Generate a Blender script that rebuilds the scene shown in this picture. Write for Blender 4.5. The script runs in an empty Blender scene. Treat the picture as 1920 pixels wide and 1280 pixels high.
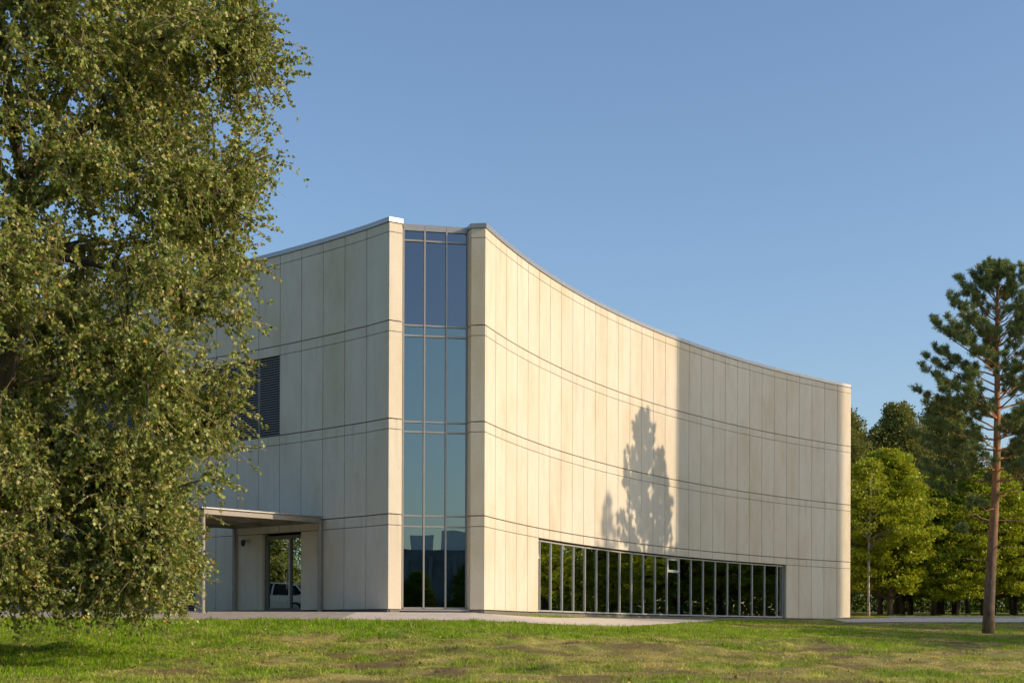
import bpy, math
import numpy as np
from mathutils import Matrix, Vector

SC = bpy.context.scene
COL = SC.collection
R_ = math.radians

# ------------------------------------------------------------------ camera, sky, sun
F, HZ = 2704.2, 1180.9                      # focal length and horizon row in photo pixels
cam = bpy.data.objects.new('camera', bpy.data.cameras.new('camera')); COL.objects.link(cam)
cam.data.sensor_width = 36.0; cam.data.lens = F / 1920 * 36
cam.data.shift_y = (HZ - 640) / 1920
cam.data.clip_start = 0.1; cam.data.clip_end = 3000
cam.matrix_world = Matrix.Rotation(R_(90), 4, 'X') @ Matrix.Rotation(0.0036, 4, 'Z')
SC.camera = cam

SUN_AZ, SUN_EL = 14.0, 21.5                 # degrees in front of the picture plane, to the right
world = bpy.data.worlds.new('World'); SC.world = world; world.use_nodes = True
wn = world.node_tree
sky = wn.nodes.new('ShaderNodeTexSky'); sky.sky_type = 'NISHITA'; sky.sun_disc = False
sky.sun_elevation = R_(SUN_EL); sky.sun_rotation = R_(90 + SUN_AZ)
sky.air_density = 1.0; sky.dust_density = 1.7; sky.ozone_density = 3.0
wn.links.new(sky.outputs[0], wn.nodes['Background'].inputs[0])
wn.nodes['Background'].inputs[1].default_value = 0.115
sun_l = bpy.data.lights.new('sun', 'SUN'); sun_l.energy = 2.6; sun_l.angle = R_(0.5); sun_l.color = (1.0, 0.79, 0.55)
sun = bpy.data.objects.new('sun', sun_l); COL.objects.link(sun)
SUN = Vector((math.cos(R_(SUN_AZ)) * math.cos(R_(SUN_EL)), -math.sin(R_(SUN_AZ)) * math.cos(R_(SUN_EL)), math.sin(R_(SUN_EL))))
sun.rotation_euler = SUN.to_track_quat('Z', 'Y').to_euler()
SC.view_settings.view_transform = 'Standard'; SC.view_settings.look = 'None'
SC.view_settings.gamma = 1.0; SC.view_settings.exposure = 0.70
SC.cycles.max_bounces = 8; SC.cycles.transparent_max_bounces = 16

# ------------------------------------------------------------------ small helpers
def nz2(x, y, s=1.0, seed=0):
    """smooth value noise 0..1 on numpy arrays"""
    x = np.asarray(x, float) / s; y = np.asarray(y, float) / s
    xi = np.floor(x).astype(np.int64); yi = np.floor(y).astype(np.int64)
    fx = x - xi; fy = y - yi; fx = fx * fx * (3 - 2 * fx); fy = fy * fy * (3 - 2 * fy)
    def h(a, b):
        n = (a * 374761393 + b * 668265263 + seed * 974634777) & 0x7fffffff
        n = ((n ^ (n >> 13)) * 1274126177) & 0x7fffffff
        return ((n ^ (n >> 16)) & 0xffff) / 65535.0
    return (h(xi, yi) * (1 - fx) + h(xi + 1, yi) * fx) * (1 - fy) + (h(xi, yi + 1) * (1 - fx) + h(xi + 1, yi + 1) * fx) * fy

def fbm(x, y, s, seed=0):
    return (nz2(x, y, s, seed) * .5 + nz2(x, y, s * .5, seed + 1) * .3 + nz2(x, y, s * .25, seed + 2) * .2)

def sstep(a, b, x):
    t = np.clip((np.asarray(x, float) - a) / (b - a), 0, 1); return t * t * (3 - 2 * t)

class MB:
    """collects verts and faces, then links them as ONE mesh object"""
    def __init__(self): self.v = []; self.f = []; self.m = []; self.n = 0; self.tv = []; self.tf = []; self.tm = []
    def add(self, verts, faces, mi=0):
        b = self.n; self.v.extend(verts); self.n += len(verts)
        for f in faces: self.f.append([i + b for i in f]); self.m.append(mi)
    def hexa(self, b, t, mi=0):                   # 4 bottom + 4 top points
        self.add(list(b) + list(t), [(3, 2, 1, 0), (4, 5, 6, 7), (0, 1, 5, 4), (1, 2, 6, 5), (2, 3, 7, 6), (3, 0, 4, 7)], mi)
    def box(self, c, s, rz=0.0, mi=0):
        cx, cy, cz = c; hx, hy, hz = s[0] / 2, s[1] / 2, s[2] / 2; ca, sa = math.cos(rz), math.sin(rz)
        q = [(cx + x * ca - y * sa, cy + x * sa + y * ca) for x, y in ((-hx, -hy), (hx, -hy), (hx, hy), (-hx, hy))]
        self.hexa([(a, b, cz - hz) for a, b in q], [(a, b, cz + hz) for a, b in q], mi)
    def beam(self, p, q, w, h, mi=0):             # box from p to q (3D), w horizontal width, h height
        p = Vector(p); q = Vector(q); d = (q - p).normalized()
        s = Vector((-d.y, d.x, 0));  s = s.normalized() if s.length > 1e-6 else Vector((1, 0, 0))
        u = d.cross(s).normalized()
        a = s * w / 2; b = u * h / 2
        self.hexa([tuple(p - a - b), tuple(p + a - b), tuple(p + a + b), tuple(p - a + b)],
                  [tuple(q - a - b), tuple(q + a - b), tuple(q + a + b), tuple(q - a + b)], mi)
    def tube(self, pts, rad, sides=6, mi=0, cap=True):
        pts = [Vector(p) for p in pts]; n = len(pts); vs = []
        ref = Vector((0.31, 0.95, 0.05))
        for i, p in enumerate(pts):
            d = (pts[min(i + 1, n - 1)] - pts[max(i - 1, 0)]).normalized()
            a = d.cross(ref)
            if a.length < .05: a = d.cross(Vector((1, 0, .2)))
            a.normalize(); b = d.cross(a)
            for k in range(sides):
                t = 2 * math.pi * k / sides
                vs.append(tuple(p + (a * math.cos(t) + b * math.sin(t)) * rad[i]))
        fs = [(i * sides + k, i * sides + (k + 1) % sides, (i + 1) * sides + (k + 1) % sides, (i + 1) * sides + k)
              for i in range(n - 1) for k in range(sides)]
        if cap: fs += [tuple(range(sides - 1, -1, -1)), tuple(range((n - 1) * sides, n * sides))]
        self.add(vs, fs, mi)
    def cyl(self, c0, c1, r0, r1=None, sides=16, mi=0): self.tube([c0, c1], [r0, r0 if r1 is None else r1], sides, mi)
    def build(self, name, mats, parent=None, smooth=False, loc=None):
        me = bpy.data.meshes.new(name)
        off = Vector(loc) if loc is not None else Vector((0, 0, 0))
        me.from_pydata([tuple(Vector(p) - off) for p in self.v], [], self.f)
        mats = mats if isinstance(mats, (list, tuple)) else [mats]
        for m in mats: me.materials.append(m)
        if len(mats) > 1: me.polygons.foreach_set('material_index', self.m)
        if smooth: me.polygons.foreach_set('use_smooth', [True] * len(me.polygons))
        return link(me, name, parent, loc)

def link(me, name, parent=None, loc=None):
    o = bpy.data.objects.new(name, me); COL.objects.link(o)
    if parent is not None: o.parent = parent
    if loc is not None: o.location = loc
    return o

def soup(name, verts, faces, mats, parent=None, cols=None, mi=None):
    """fast mesh from arrays; faces (N,k)"""
    verts = np.asarray(verts, np.float32); faces = np.asarray(faces, np.int32); n, k = faces.shape
    me = bpy.data.meshes.new(name)
    me.vertices.add(len(verts)); me.vertices.foreach_set('co', verts.ravel())
    me.loops.add(n * k); me.loops.foreach_set('vertex_index', faces.ravel())
    me.polygons.add(n); me.polygons.foreach_set('loop_start', np.arange(0, n * k, k, dtype=np.int32))
    try: me.polygons.foreach_set('loop_total', np.full(n, k, np.int32))
    except Exception: pass
    for m in (mats if isinstance(mats, (list, tuple)) else [mats]): me.materials.append(m)
    if mi is not None: me.polygons.foreach_set('material_index', np.asarray(mi, np.int32))
    if cols is not None:
        a = me.color_attributes.new('tone', 'FLOAT_COLOR', 'POINT')
        a.data.foreach_set('color', np.c_[cols, np.ones(len(cols))].astype(np.float32).ravel())
    me.update(calc_edges=True)
    return link(me, name, parent)

def empty(name, loc, rz=0.0):
    o = bpy.data.objects.new(name, None); COL.objects.link(o); o.location = loc; o.rotation_euler = (0, 0, rz); return o

def tag(o, label=None, cat=None, group=None, kind=None):
    if label: o['label'] = label
    if cat: o['category'] = cat
    if group: o['group'] = group
    if kind: o['kind'] = kind
    return o

def copy_tree(o, parent=None):
    c = o.copy(); COL.objects.link(c); c.parent = parent
    for ch in [x for x in bpy.data.objects if x.parent == o]: copy_tree(ch, c)
    return c

# ------------------------------------------------------------------ materials
class NT:
    def __init__(self, name):
        self.m = bpy.data.materials.new(name); self.m.use_nodes = True; self.t = self.m.node_tree
        self.b = self.t.nodes['Principled BSDF']; self.out = self.t.nodes['Material Output']
    def n(self, kind, **kw):
        x = self.t.nodes.new('ShaderNode' + kind)
        for k, v in kw.items(): setattr(x, k, v)
        return x
    def l(self, a, b): self.t.links.new(a, b)
    def noise(self, scale, detail=3.0, stretch=None, rough=.55):
        tc = self.n('NewGeometry'); mp = self.n('Mapping'); self.l(tc.outputs['Position'], mp.inputs['Vector'])
        if stretch: mp.inputs['Scale'].default_value = stretch
        x = self.n('TexNoise'); self.l(mp.outputs[0], x.inputs['Vector'])
        x.inputs['Scale'].default_value = scale; x.inputs['Detail'].default_value = detail; x.inputs['Roughness'].default_value = rough
        return x.outputs[0]
    def ramp(self, fac, stops):
        r = self.n('ValToRGB'); e = r.color_ramp.elements
        while len(e) < len(stops): e.new(0.5)
        for i, (p, c) in enumerate(stops): e[i].position = p; e[i].color = (*c, 1)
        self.l(fac, r.inputs[0]); return r.outputs[0]
    def mix(self, fac, a, b, mode='MIX'):
        x = self.n('Mix', data_type='RGBA', blend_type=mode)
        for s, v in ((x.inputs[0], fac), (x.inputs[6], a), (x.inputs[7], b)):
            if hasattr(v, 'is_linked'): self.l(v, s)
            elif isinstance(v, tuple): s.default_value = (*v, 1)
            else: s.default_value = v
        return x.outputs[2]
    def bump(self, h, strength=.2, dist=.02):
        x = self.n('Bump'); x.inputs['Strength'].default_value = strength; x.inputs['Distance'].default_value = dist
        self.l(h, x.inputs['Height']); return x.outputs[0]

def simple(name, col, rough=.6, metal=0.0, spec=.5, var=0.12, scale=6.0):
    m = NT(name); m.b.inputs['Roughness'].default_value = rough; m.b.inputs['Metallic'].default_value = metal
    m.b.inputs['Specular IOR Level'].default_value = spec
    lo = tuple(c * (1 - var) for c in col); hi = tuple(min(1, c * (1 + var)) for c in col)
    m.l(m.ramp(m.noise(scale), [(.3, lo), (.7, hi)]), m.b.inputs['Base Color']); return m.m

def concrete(name='panel_concrete', tint=(1, 1, 1)):
    m = NT(name); b = m.b; b.inputs['Roughness'].default_value = .85; b.inputs['Specular IOR Level'].default_value = .2
    def T(c): return tuple(c[i] * tint[i] for i in range(3))
    big = m.noise(.55, 4, (1, 1, .45)); streak = m.noise(2.6, 5, (1, 1, .06)); fine = m.noise(30, 4); cloud = m.noise(1.9, 5, (1, 1, .55), .65)
    g = m.n('NewGeometry')
    base = m.ramp(g.outputs['Random Per Island'], [(0.0, T((.555, .485, .375))), (.35, T((.61, .55, .445))), (.7, T((.64, .575, .46))), (1.0, T((.66, .61, .515)))])
    base = m.mix(.48, base, m.ramp(cloud, [(.28, T((.46, .40, .31))), (.5, T((.61, .545, .435))), (.72, T((.72, .66, .555)))]))
    base = m.mix(.17, base, m.ramp(streak, [(.36, T((.45, .375, .25))), (.5, T((.62, .555, .445))), (.7, T((.66, .60, .51)))]))
    base = m.mix(.36, base, m.ramp(big, [(.36, T((.50, .40, .235))), (.48, T((.61, .53, .40))), (.62, T((.64, .595, .505)))]))
    base = m.mix(.14, base, m.ramp(fine, [(.3, (.2, .17, .12)), (.7, (.8, .75, .65))]))
    # rain marks hanging below the coping and the floor joints
    sx = m.n('SeparateXYZ'); m.l(g.outputs['Position'], sx.inputs[0]); acc = None
    for lv in (13.91, 10.56, 7.22, 3.96):
        r1 = m.n('MapRange'); m.l(sx.outputs[2], r1.inputs[0]); r1.inputs[1].default_value = lv - 1.5; r1.inputs[2].default_value = lv
        r2 = m.n('Math', operation='LESS_THAN'); m.l(sx.outputs[2], r2.inputs[0]); r2.inputs[1].default_value = lv
        r3 = m.n('Math', operation='MULTIPLY'); m.l(r1.outputs[0], r3.inputs[0]); m.l(r2.outputs[0], r3.inputs[1])
        if acc is None: acc = r3.outputs[0]
        else:
            r4 = m.n('Math', operation='MAXIMUM'); m.l(acc, r4.inputs[0]); m.l(r3.outputs[0], r4.inputs[1]); acc = r4.outputs[0]
    drip = m.noise(4.5, 3, (1, 1, .03)); dr = m.n('MapRange'); m.l(drip, dr.inputs[0]); dr.inputs[1].default_value = .56; dr.inputs[2].default_value = .72
    r5 = m.n('Math', operation='MULTIPLY'); m.l(acc, r5.inputs[0]); m.l(dr.outputs[0], r5.inputs[1])
    r6 = m.n('Math', operation='MULTIPLY'); m.l(r5.outputs[0], r6.inputs[0]); r6.inputs[1].default_value = .45
    base = m.mix(r6.outputs[0], base, T((.33, .29, .22)))
    m.l(base, b.inputs['Base Color']); m.l(m.bump(fine, .12, .006), b.inputs['Normal']); return m.m

def leaf_mat(name, stops, trans=.35, gloss=.06, rough=.35):
    m = NT(name); t = m.t; t.nodes.remove(m.b)
    g = m.n('NewGeometry'); c = m.ramp(g.outputs['Random Per Island'], stops)
    d = m.n('BsdfDiffuse'); tr = m.n('BsdfTranslucent'); gl = m.n('BsdfGlossy'); gl.inputs['Roughness'].default_value = rough
    m.l(c, d.inputs[0]); m.l(m.mix(.45, c, (.30, .28, .03)), tr.inputs[0]); gl.inputs[0].default_value = (.9, .9, .85, 1)
    a = m.n('MixShader'); a.inputs[0].default_value = trans; m.l(d.outputs[0], a.inputs[1]); m.l(tr.outputs[0], a.inputs[2])
    b = m.n('MixShader'); b.inputs[0].default_value = gloss; m.l(a.outputs[0], b.inputs[1]); m.l(gl.outputs[0], b.inputs[2])
    m.l(b.outputs[0], m.out.inputs[0]); return m.m

def tone_mat(name, rough=.9, trans=0.0, jitter=.25):
    m = NT(name); at = m.n('Attribute'); at.attribute_name = 'tone'
    g = m.n('NewGeometry')
    c = m.mix(1.0, at.outputs[0], m.ramp(g.outputs['Random Per Island'], [(0, (1 - jitter,) * 3), (1, (1 + jitter * .6,) * 3)]), 'MULTIPLY') if jitter else at.outputs[0]
    if trans:
        m.t.nodes.remove(m.b); d = m.n('BsdfDiffuse'); tr = m.n('BsdfTranslucent'); a = m.n('MixShader'); a.inputs[0].default_value = trans
        m.l(c, d.inputs[0]); m.l(c, tr.inputs[0]); m.l(d.outputs[0], a.inputs[1]); m.l(tr.outputs[0], a.inputs[2]); m.l(a.outputs[0], m.out.inputs[0])
    else:
        fine = m.noise(9, 6, None, .7)
        c = m.mix(.45, c, m.ramp(fine, [(.3, (.03, .03, .012)), (.7, (.26, .24, .10))]))
        m.l(c, m.b.inputs['Base Color']); m.b.inputs['Roughness'].default_value = rough; m.b.inputs['Specular IOR Level'].default_value = .1
        m.l(m.bump(fine, .6, .05), m.b.inputs['Normal'])
    return m.m

def glass(name, refl, gcol, tcol, wav=.0, wscale=1.2, rough=0.0):
    m = NT(name); m.t.nodes.remove(m.b)
    gl = m.n('BsdfGlossy'); gl.inputs[0].default_value = (*gcol, 1); gl.inputs['Roughness'].default_value = rough
    tr = m.n('BsdfTransparent'); tr.inputs[0].default_value = (*tcol, 1)
    mx = m.n('MixShader'); fr = m.n('Fresnel'); fr.inputs['IOR'].default_value = 1.5
    ad = m.n('Math', operation='ADD'); m.l(fr.outputs[0], ad.inputs[0]); ad.inputs[1].default_value = refl
    m.l(ad.outputs[0], mx.inputs[0]); m.l(tr.outputs[0], mx.inputs[1]); m.l(gl.outputs[0], mx.inputs[2])
    if wav: m.l(m.bump(m.noise(wscale, 1.5), 1.0, wav), gl.inputs['Normal'])
    m.l(mx.outputs[0], m.out.inputs[0]); return m.m

CONC = concrete()
JOINT = simple('joint_shadow_gap', (.045, .038, .03), .95)
PLINTH = simple('plinth_concrete', (.16, .15, .13), .95)
COPING = simple('coping_metal', (.34, .335, .335), .42, .55, var=.06)
ALU = simple('frame_aluminium', (.33, .315, .30), .45, .35, var=.05)
ALU_L = simple('vent_frame_aluminium', (.46, .45, .43), .4, .2, var=.04)
STEEL = simple('canopy_painted_steel', (.27, .24, .205), .5, .0, var=.07)
STEEL_D = simple('door_frame_paint', (.14, .125, .115), .5, .1, var=.07)
LOUV = simple('louvre_paint', (.19, .18, .185), .5, .1, var=.06)
LOUV_D = simple('louvre_backing', (.055, .053, .055), .9)
ROOFM = simple('roof_felt', (.10, .10, .10), .9)
INT_L = simple('interior_plaster', (.55, .55, .53), .8, var=.04)
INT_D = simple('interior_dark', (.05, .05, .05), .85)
FLOORM = simple('interior_floor', (.12, .11, .10), .6)
G_LOW = glass('blue_tower_glass', .23, (.66, .82, .82), (.22, .30, .34), .0035, .4)
G_TOP = glass('dark_blue_spandrel_glass', .20, (.62, .70, .82), (.04, .055, .09), .003, .4)
G_RIB = glass('dark_ribbon_glass', .42, (.85, .92, .90), (.30, .34, .34), .004, .7)
G_DOOR = glass('door_glass', .05, (.40, .48, .46), (.25, .31, .32), .003, .7)
SOFFIT = simple('canopy_soffit', (.42, .39, .35), .7, var=.05)
BLACK = simple('black_plastic', (.02, .02, .022), .4)
WHITE_P = simple('white_plastic', (.75, .75, .74), .4, var=.03)

# ------------------------------------------------------------------ plan of the building (metres)
LV = [.718, 3.59, 3.96, 6.87, 7.22, 10.205, 10.56, 13.59, 13.91]; ZT = 14.08
W = 1.25
RP = [(-.967, 49.956)]; hd = 1.28401
for i in range(31):
    hd += -.01806 * i * 0 + (-.01806 if i else 0)
    RP.append((RP[-1][0] + W * math.cos(hd), RP[-1][1] + W * math.sin(hd)))
R_HEAD = hd
LP = [(-4.23, 49.22), (-5.099, 50.223)]; hd = 2.33748
for i in range(24):
    if i: hd += .02076 if i < 6 else .012
    LP.append((LP[-1][0] + W * math.cos(hd), LP[-1][1] + W * math.sin(hd)))
V2 = lambda p: Vector((p[0], p[1]))
GL0, GL1 = (-3.84, 50.03), (-1.585, 50.497)

# ------------------------------------------------------------------ terrain
ARX = np.array([p[0] for p in RP]); ARY = np.array([p[1] for p in RP])
_fx = np.r_[-400, -4.5, -1.2, ARX[2:], 24, 400]; _fy = np.r_[49, 49, 49.2, ARY[2:] - .2, 78, 78]
def Hgt(X, Y):
    X = np.asarray(X, float); Y = np.asarray(Y, float)
    yf = np.interp(X, _fx, _fy)
    t = (Y - 25) / (yf - 25)
    hl = np.where(t > 0, -.92 + 1.50 * np.clip(t, 0, 1), -.92 + np.maximum(Y - 25, -25) * .027) + np.clip((Y - yf) * .006, 0, 2.2)
    tr = (Y - 25) / 49.0
    hr = np.where(tr > 0, -.92 + 1.32 * np.clip(tr, 0, 1) ** 1.6, -.92 + np.maximum(Y - 25, -25) * .027)
    hr = hr + np.clip(Y - 74, 0, 6) * .06 + np.clip(Y - 80, 0, 60) * .02
    w = sstep(14, 20.5, X)
    h = hl * (1 - w) + hr * w
    bank = sstep(24, 28, Y) * (1 - sstep(40.5, 44.3, Y)) * sstep(-30, -20, X) * (1 - sstep(16, 24, X))
    h = h + bank * ((fbm(X, Y, 4.0, 3) - .5) * .34 + (nz2(X, Y, .9, 8) - .5) * .15 + (nz2(X, Y, .38, 9) - .5) * .085)
    h = h + .27 * np.exp(-((X - 2.6) / 2.2) ** 2 - ((Y - 35.2) / 1.5) ** 2) + .15 * np.exp(-((X + .4) / 1.6) ** 2 - ((Y - 32.2) / 1.6) ** 2)
    h = h + .12 * np.exp(-((X - 10.0) / 2.6) ** 2 - ((Y - 40) / 2.2) ** 2)
    far = sstep(10, 40, np.abs(X - 5) - 60) * 0
    return h + far

def near_edge(X):
    """front edge of the paving, path and road: grass lies before it"""
    off = np.interp(np.arange(32), [0, 8, 14, 19, 31], [4.6, 4.2, 3.2, 1.3, .35])
    nx, ny = [], []
    for i in range(1, 32):
        a, b = V2(RP[i - 1]), V2(RP[min(i + 1, 31)]); d = (b - a).normalized()
        nx.append(RP[i][0] + d.y * off[i]); ny.append(RP[i][1] - d.x * off[i])
    o = np.argsort(nx)
    return np.interp(X, np.r_[-400, -2.0, np.array(nx)[o], 21.0, 24, 400], np.r_[44.3, 44.3, np.array(ny)[o], 75.0, 75.0, 75.0])

def grass_tone(X, Y):
    """the lawn's own colours: fresh green, straw and bare soil in patches"""
    a = fbm(X, Y, 5.5, 21); b = fbm(X, Y * 1.0, 1.6, 31); c = nz2(X, Y, .5, 41)
    d = near_edge(X) - Y                                    # distance before the paving edge
    band = sstep(.2, 1.6, d) * (1 - sstep(5.5, 9.0, d + (b - .5) * 4))
    right = sstep(9.5, 14.5, X)
    dry = sstep(.40, .62, a * .62 + b * .38 + .10 * sstep(30, 37, 60 - Y) * 0)
    dry = np.clip(dry + .75 * np.exp(-((X - 2.2) / 3.6) ** 2 - ((Y - 34.3) / 2.5) ** 2) + .4 * right * sstep(.35, .6, b), 0, 1)
    dry = np.clip(dry * (1 - .92 * band * (1 - .8 * right)), 0, 1)
    dry = np.clip(dry * (.55 + .75 * sstep(.3, .65, nz2(X, Y, .75, 81))), 0, 1)
    dry = np.clip(dry - .55 * sstep(-4.5, -9, X) * sstep(.3, .6, b), 0, 1)
    green = np.array([.20, .36, .018]); green2 = np.array([.31, .43, .030]); straw = np.array([.56, .47, .155]); soil = np.array([.22, .135, .06])
    g = green[None] * (1 - b[:, None]) + green2[None] * b[:, None]
    col = g * (1 - dry[:, None]) + (straw[None] * (.75 + .5 * c[:, None])) * dry[:, None]
    t = .55 * nz2(X, Y, .16, 71) + .45 * nz2(X, Y, .42, 72)
    col = col * (.52 + .96 * t)[:, None]
    s = sstep(.64, .78, nz2(X, Y, 1.25, 51)) * sstep(.25, .6, dry) * .85
    for cx_, cy_, rx_, ry_ in ((2.6, 34.6, 1.5, .55), (1.0, 33.2, .8, .35), (-1.9, 31.4, 1.3, .5), (6.4, 31.0, 1.5, .4), (3.6, 28.0, 1.2, .35), (-6.5, 36.2, 1.1, .6), (11.6, 42, 1.2, .5)):
        s = np.maximum(s, .85 * np.exp(-((X - cx_) / rx_) ** 2 - ((Y - cy_) / ry_) ** 2) * sstep(.25, .6, nz2(X, Y, .45, 93)))
    col = col * (1 - s[:, None]) + soil[None] * s[:, None]
    return col, dry, s

xs = np.unique(np.r_[-900, -500, -300, -200, -140, -100, -70, -50, -40, np.arange(-34, -19, .4), np.arange(-19, 21, .16), np.arange(21, 48, .4), 50, 55, 62, 70, 85, 110, 150, 220, 350, 600, 1200])
ys = np.unique(np.r_[-900, -500, -300, -200, -140, -100, -70, -45, -25, -10, 0, 8, 14, np.arange(18, 23, .4), np.arange(23, 45, .16), np.arange(45, 90, .4), 93, 98, 105, 115, 130, 160, 220, 320, 500, 900, 1500])
GX, GY = np.meshgrid(xs, ys); gx, gy = GX.ravel(), GY.ravel()
gcol, _, _ = grass_tone(gx, gy)
nxn, nyn = len(xs), len(ys); idx = np.arange(nxn * nyn).reshape(nyn, nxn)
gf = np.stack([idx[:-1, :-1], idx[:-1, 1:], idx[1:, 1:], idx[1:, :-1]], -1).reshape(-1, 4)
GRASS_G = tone_mat('lawn_soil', .95, 0, 0)
ground = soup('ground', np.c_[gx, gy, Hgt(gx, gy)], gf, GRASS_G, cols=gcol * .8)
tag(ground, kind='structure')

def sheet(name, rows, mat, dz=.02):
    """rows of plan points (equal length), draped on the terrain"""
    A = np.array(rows, float); r, c, _ = A.shape
    z = Hgt(A[..., 0], A[..., 1]) + dz
    v = np.dstack([A, z]).reshape(-1, 3); ii = np.arange(r * c).reshape(r, c)
    f = np.stack([ii[:-1, :-1], ii[:-1, 1:], ii[1:, 1:], ii[1:, :-1]], -1).reshape(-1, 4)
    return tag(soup(name, v, f, mat), kind='structure')

m = NT('gravel'); m.b.inputs['Roughness'].default_value = .95
gn = m.noise(14, 5, None, .75); gl_ = m.noise(.8, 3)
m.l(m.mix(.35, m.ramp(gn, [(.3, (.42, .35, .285)), (.5, (.64, .55, .455)), (.72, (.80, .71, .61))]), m.ramp(gl_, [(.3, (.55, .46, .38)), (.7, (.72, .625, .525))])), m.b.inputs['Base Color'])
m.l(m.bump(gn, .8, .03), m.b.inputs['Normal']); GRAVEL = m.m
m = NT('block_paving'); m.b.inputs['Roughness'].default_value = .9
g = m.n('NewGeometry'); mp = m.n('Mapping'); mp.inputs['Rotation'].default_value = (0, 0, R_(47)); m.l(g.outputs['Position'], mp.inputs['Vector'])
br = m.n('TexBrick'); m.l(mp.outputs[0], br.inputs['Vector']); br.inputs['Scale'].default_value = 1.0
br.inputs['Brick Width'].default_value = .4; br.inputs['Row Height'].default_value = .2; br.inputs['Mortar Size'].default_value = .014
br.inputs['Color1'].default_value = (.48, .40, .32, 1); br.inputs['Color2'].default_value = (.37, .31, .255, 1); br.inputs['Mortar'].default_value = (.09, .08, .06, 1)
m.l(m.mix(.3, br.outputs[0], m.ramp(m.noise(3, 5), [(.3, (.17, .14, .11)), (.7, (.55, .48, .39))])), m.b.inputs['Base Color'])
m.l(m.bump(br.outputs['Fac'], -.5, .01), m.b.inputs['Normal']); PAVE = m.m

def jag(x, a=.18, seed=61): return (nz2(x, np.zeros_like(np.asarray(x, float)), .6, seed) - .5) * a
px_ = np.arange(-44, -5.3, .3)
sheet('paving', [[(x, 44.35 + jag(x) + (1 - k) * 0 + k * (np.interp(x, [-44, -5.3], [66, 50.6]) - 44.35)) for x in px_] for k in np.linspace(0, 1, 24)], PAVE, .025)
rows = []
pc = [(-5.3 + .25 * k, 49.1 + .04 * k) for k in range(17)]
lane = [(x, 44.35 + float(jag(x)), 49.6) for x in np.arange(-5.3, -1.2, .25)]
inner, outer = [], []
for x, y0, y1 in lane: outer.append((x, y0)); inner.append((x, y1 + max(0, (x + 4.2)) * .25))
offo = np.interp(np.arange(32), [0, 8, 14, 19, 31], [4.6, 4.2, 3.2, 1.3, .35]); offi = np.interp(np.arange(32), [0, 1, 4, 19], [.1, .4, 1.0, 1.1])
for i in range(1, 20):
    a, b = V2(RP[i - 1]), V2(RP[i + 1]); d = (b - a).normalized()
    for p_, lst, o_ in ((0, outer, offo[i]), (1, inner, offi[i])):
        lst.append((RP[i][0] + d.y * o_, RP[i][1] - d.x * o_))
sheet('gravel_path', [[(o[0] + (i_[0] - o[0]) * k, o[1] + (i_[1] - o[1]) * k) for o, i_ in zip(outer, inner)] for k in np.linspace(0, 1, 14)], GRAVEL, .022)
sheet('road', [[(x, 75.2 + k * 4.0 + .04 * (x - 20)) for x in np.arange(17.5, 90, .6)] for k in np.linspace(0, 1, 12)], GRAVEL, .03)
sheet('footpath', [[(x, 83.5 + k * 2.0 + .05 * (x - 25)) for x in np.arange(26.5, 90, .8)] for k in np.linspace(0, 1, 5)], GRAVEL, .03)
KERB = simple('kerb_stone', (.44, .41, .37), .85)
kb = MB()
for k in range(40):
    x0 = 20.6 + k * 1.0; y0 = 79.25 + .04 * (x0 - 20); kb.box((x0 + .5, y0, float(Hgt(x0 + .5, y0)) + .05), (.985, .14, .16), .04)
tag(kb.build('kerb', KERB), kind='structure')

# ------------------------------------------------------------------ office building
B = tag(empty('office_building', (0, 0, 0)), 'curved sand-coloured concrete panel office block with blue glass corner and dark ribbon windows', 'office building')

def offs(pts, d):
    """offset a polyline to its outer (right-hand) side by d, mitred"""
    out = []; n = len(pts)
    for i in range(n):
        ds = []
        if i: ds.append((V2(pts[i]) - V2(pts[i - 1])).normalized())
        if i < n - 1: ds.append((V2(pts[i + 1]) - V2(pts[i])).normalized())
        ns = [Vector((q.y, -q.x)) for q in ds]
        a = ns[0] if len(ns) == 1 else (ns[0] + ns[1]).normalized()
        k = 1.0 if len(ns) == 1 else 1 / max(.35, a.dot(ns[0]))
        out.append((pts[i][0] + a.x * d * k, pts[i][1] + a.y * d * k))
    return out

def strip(mb, pts, o_out, o_in, z0, z1, mi=0, gap=0.0):
    a, b = offs(pts, o_out), offs(pts, o_in)
    for i in range(len(pts) - 1):
        g = gap / max(.05, (V2(pts[i + 1]) - V2(pts[i])).length)
        L = lambda p, q, t: (p[0] + (q[0] - p[0]) * t, p[1] + (q[1] - p[1]) * t)
        q = [L(a[i], a[i + 1], g), L(a[i], a[i + 1], 1 - g), L(b[i], b[i + 1], 1 - g), L(b[i], b[i + 1], g)]
        mb.hexa([(*p, z0) for p in q], [(*p, z1) for p in q], mi)

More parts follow.
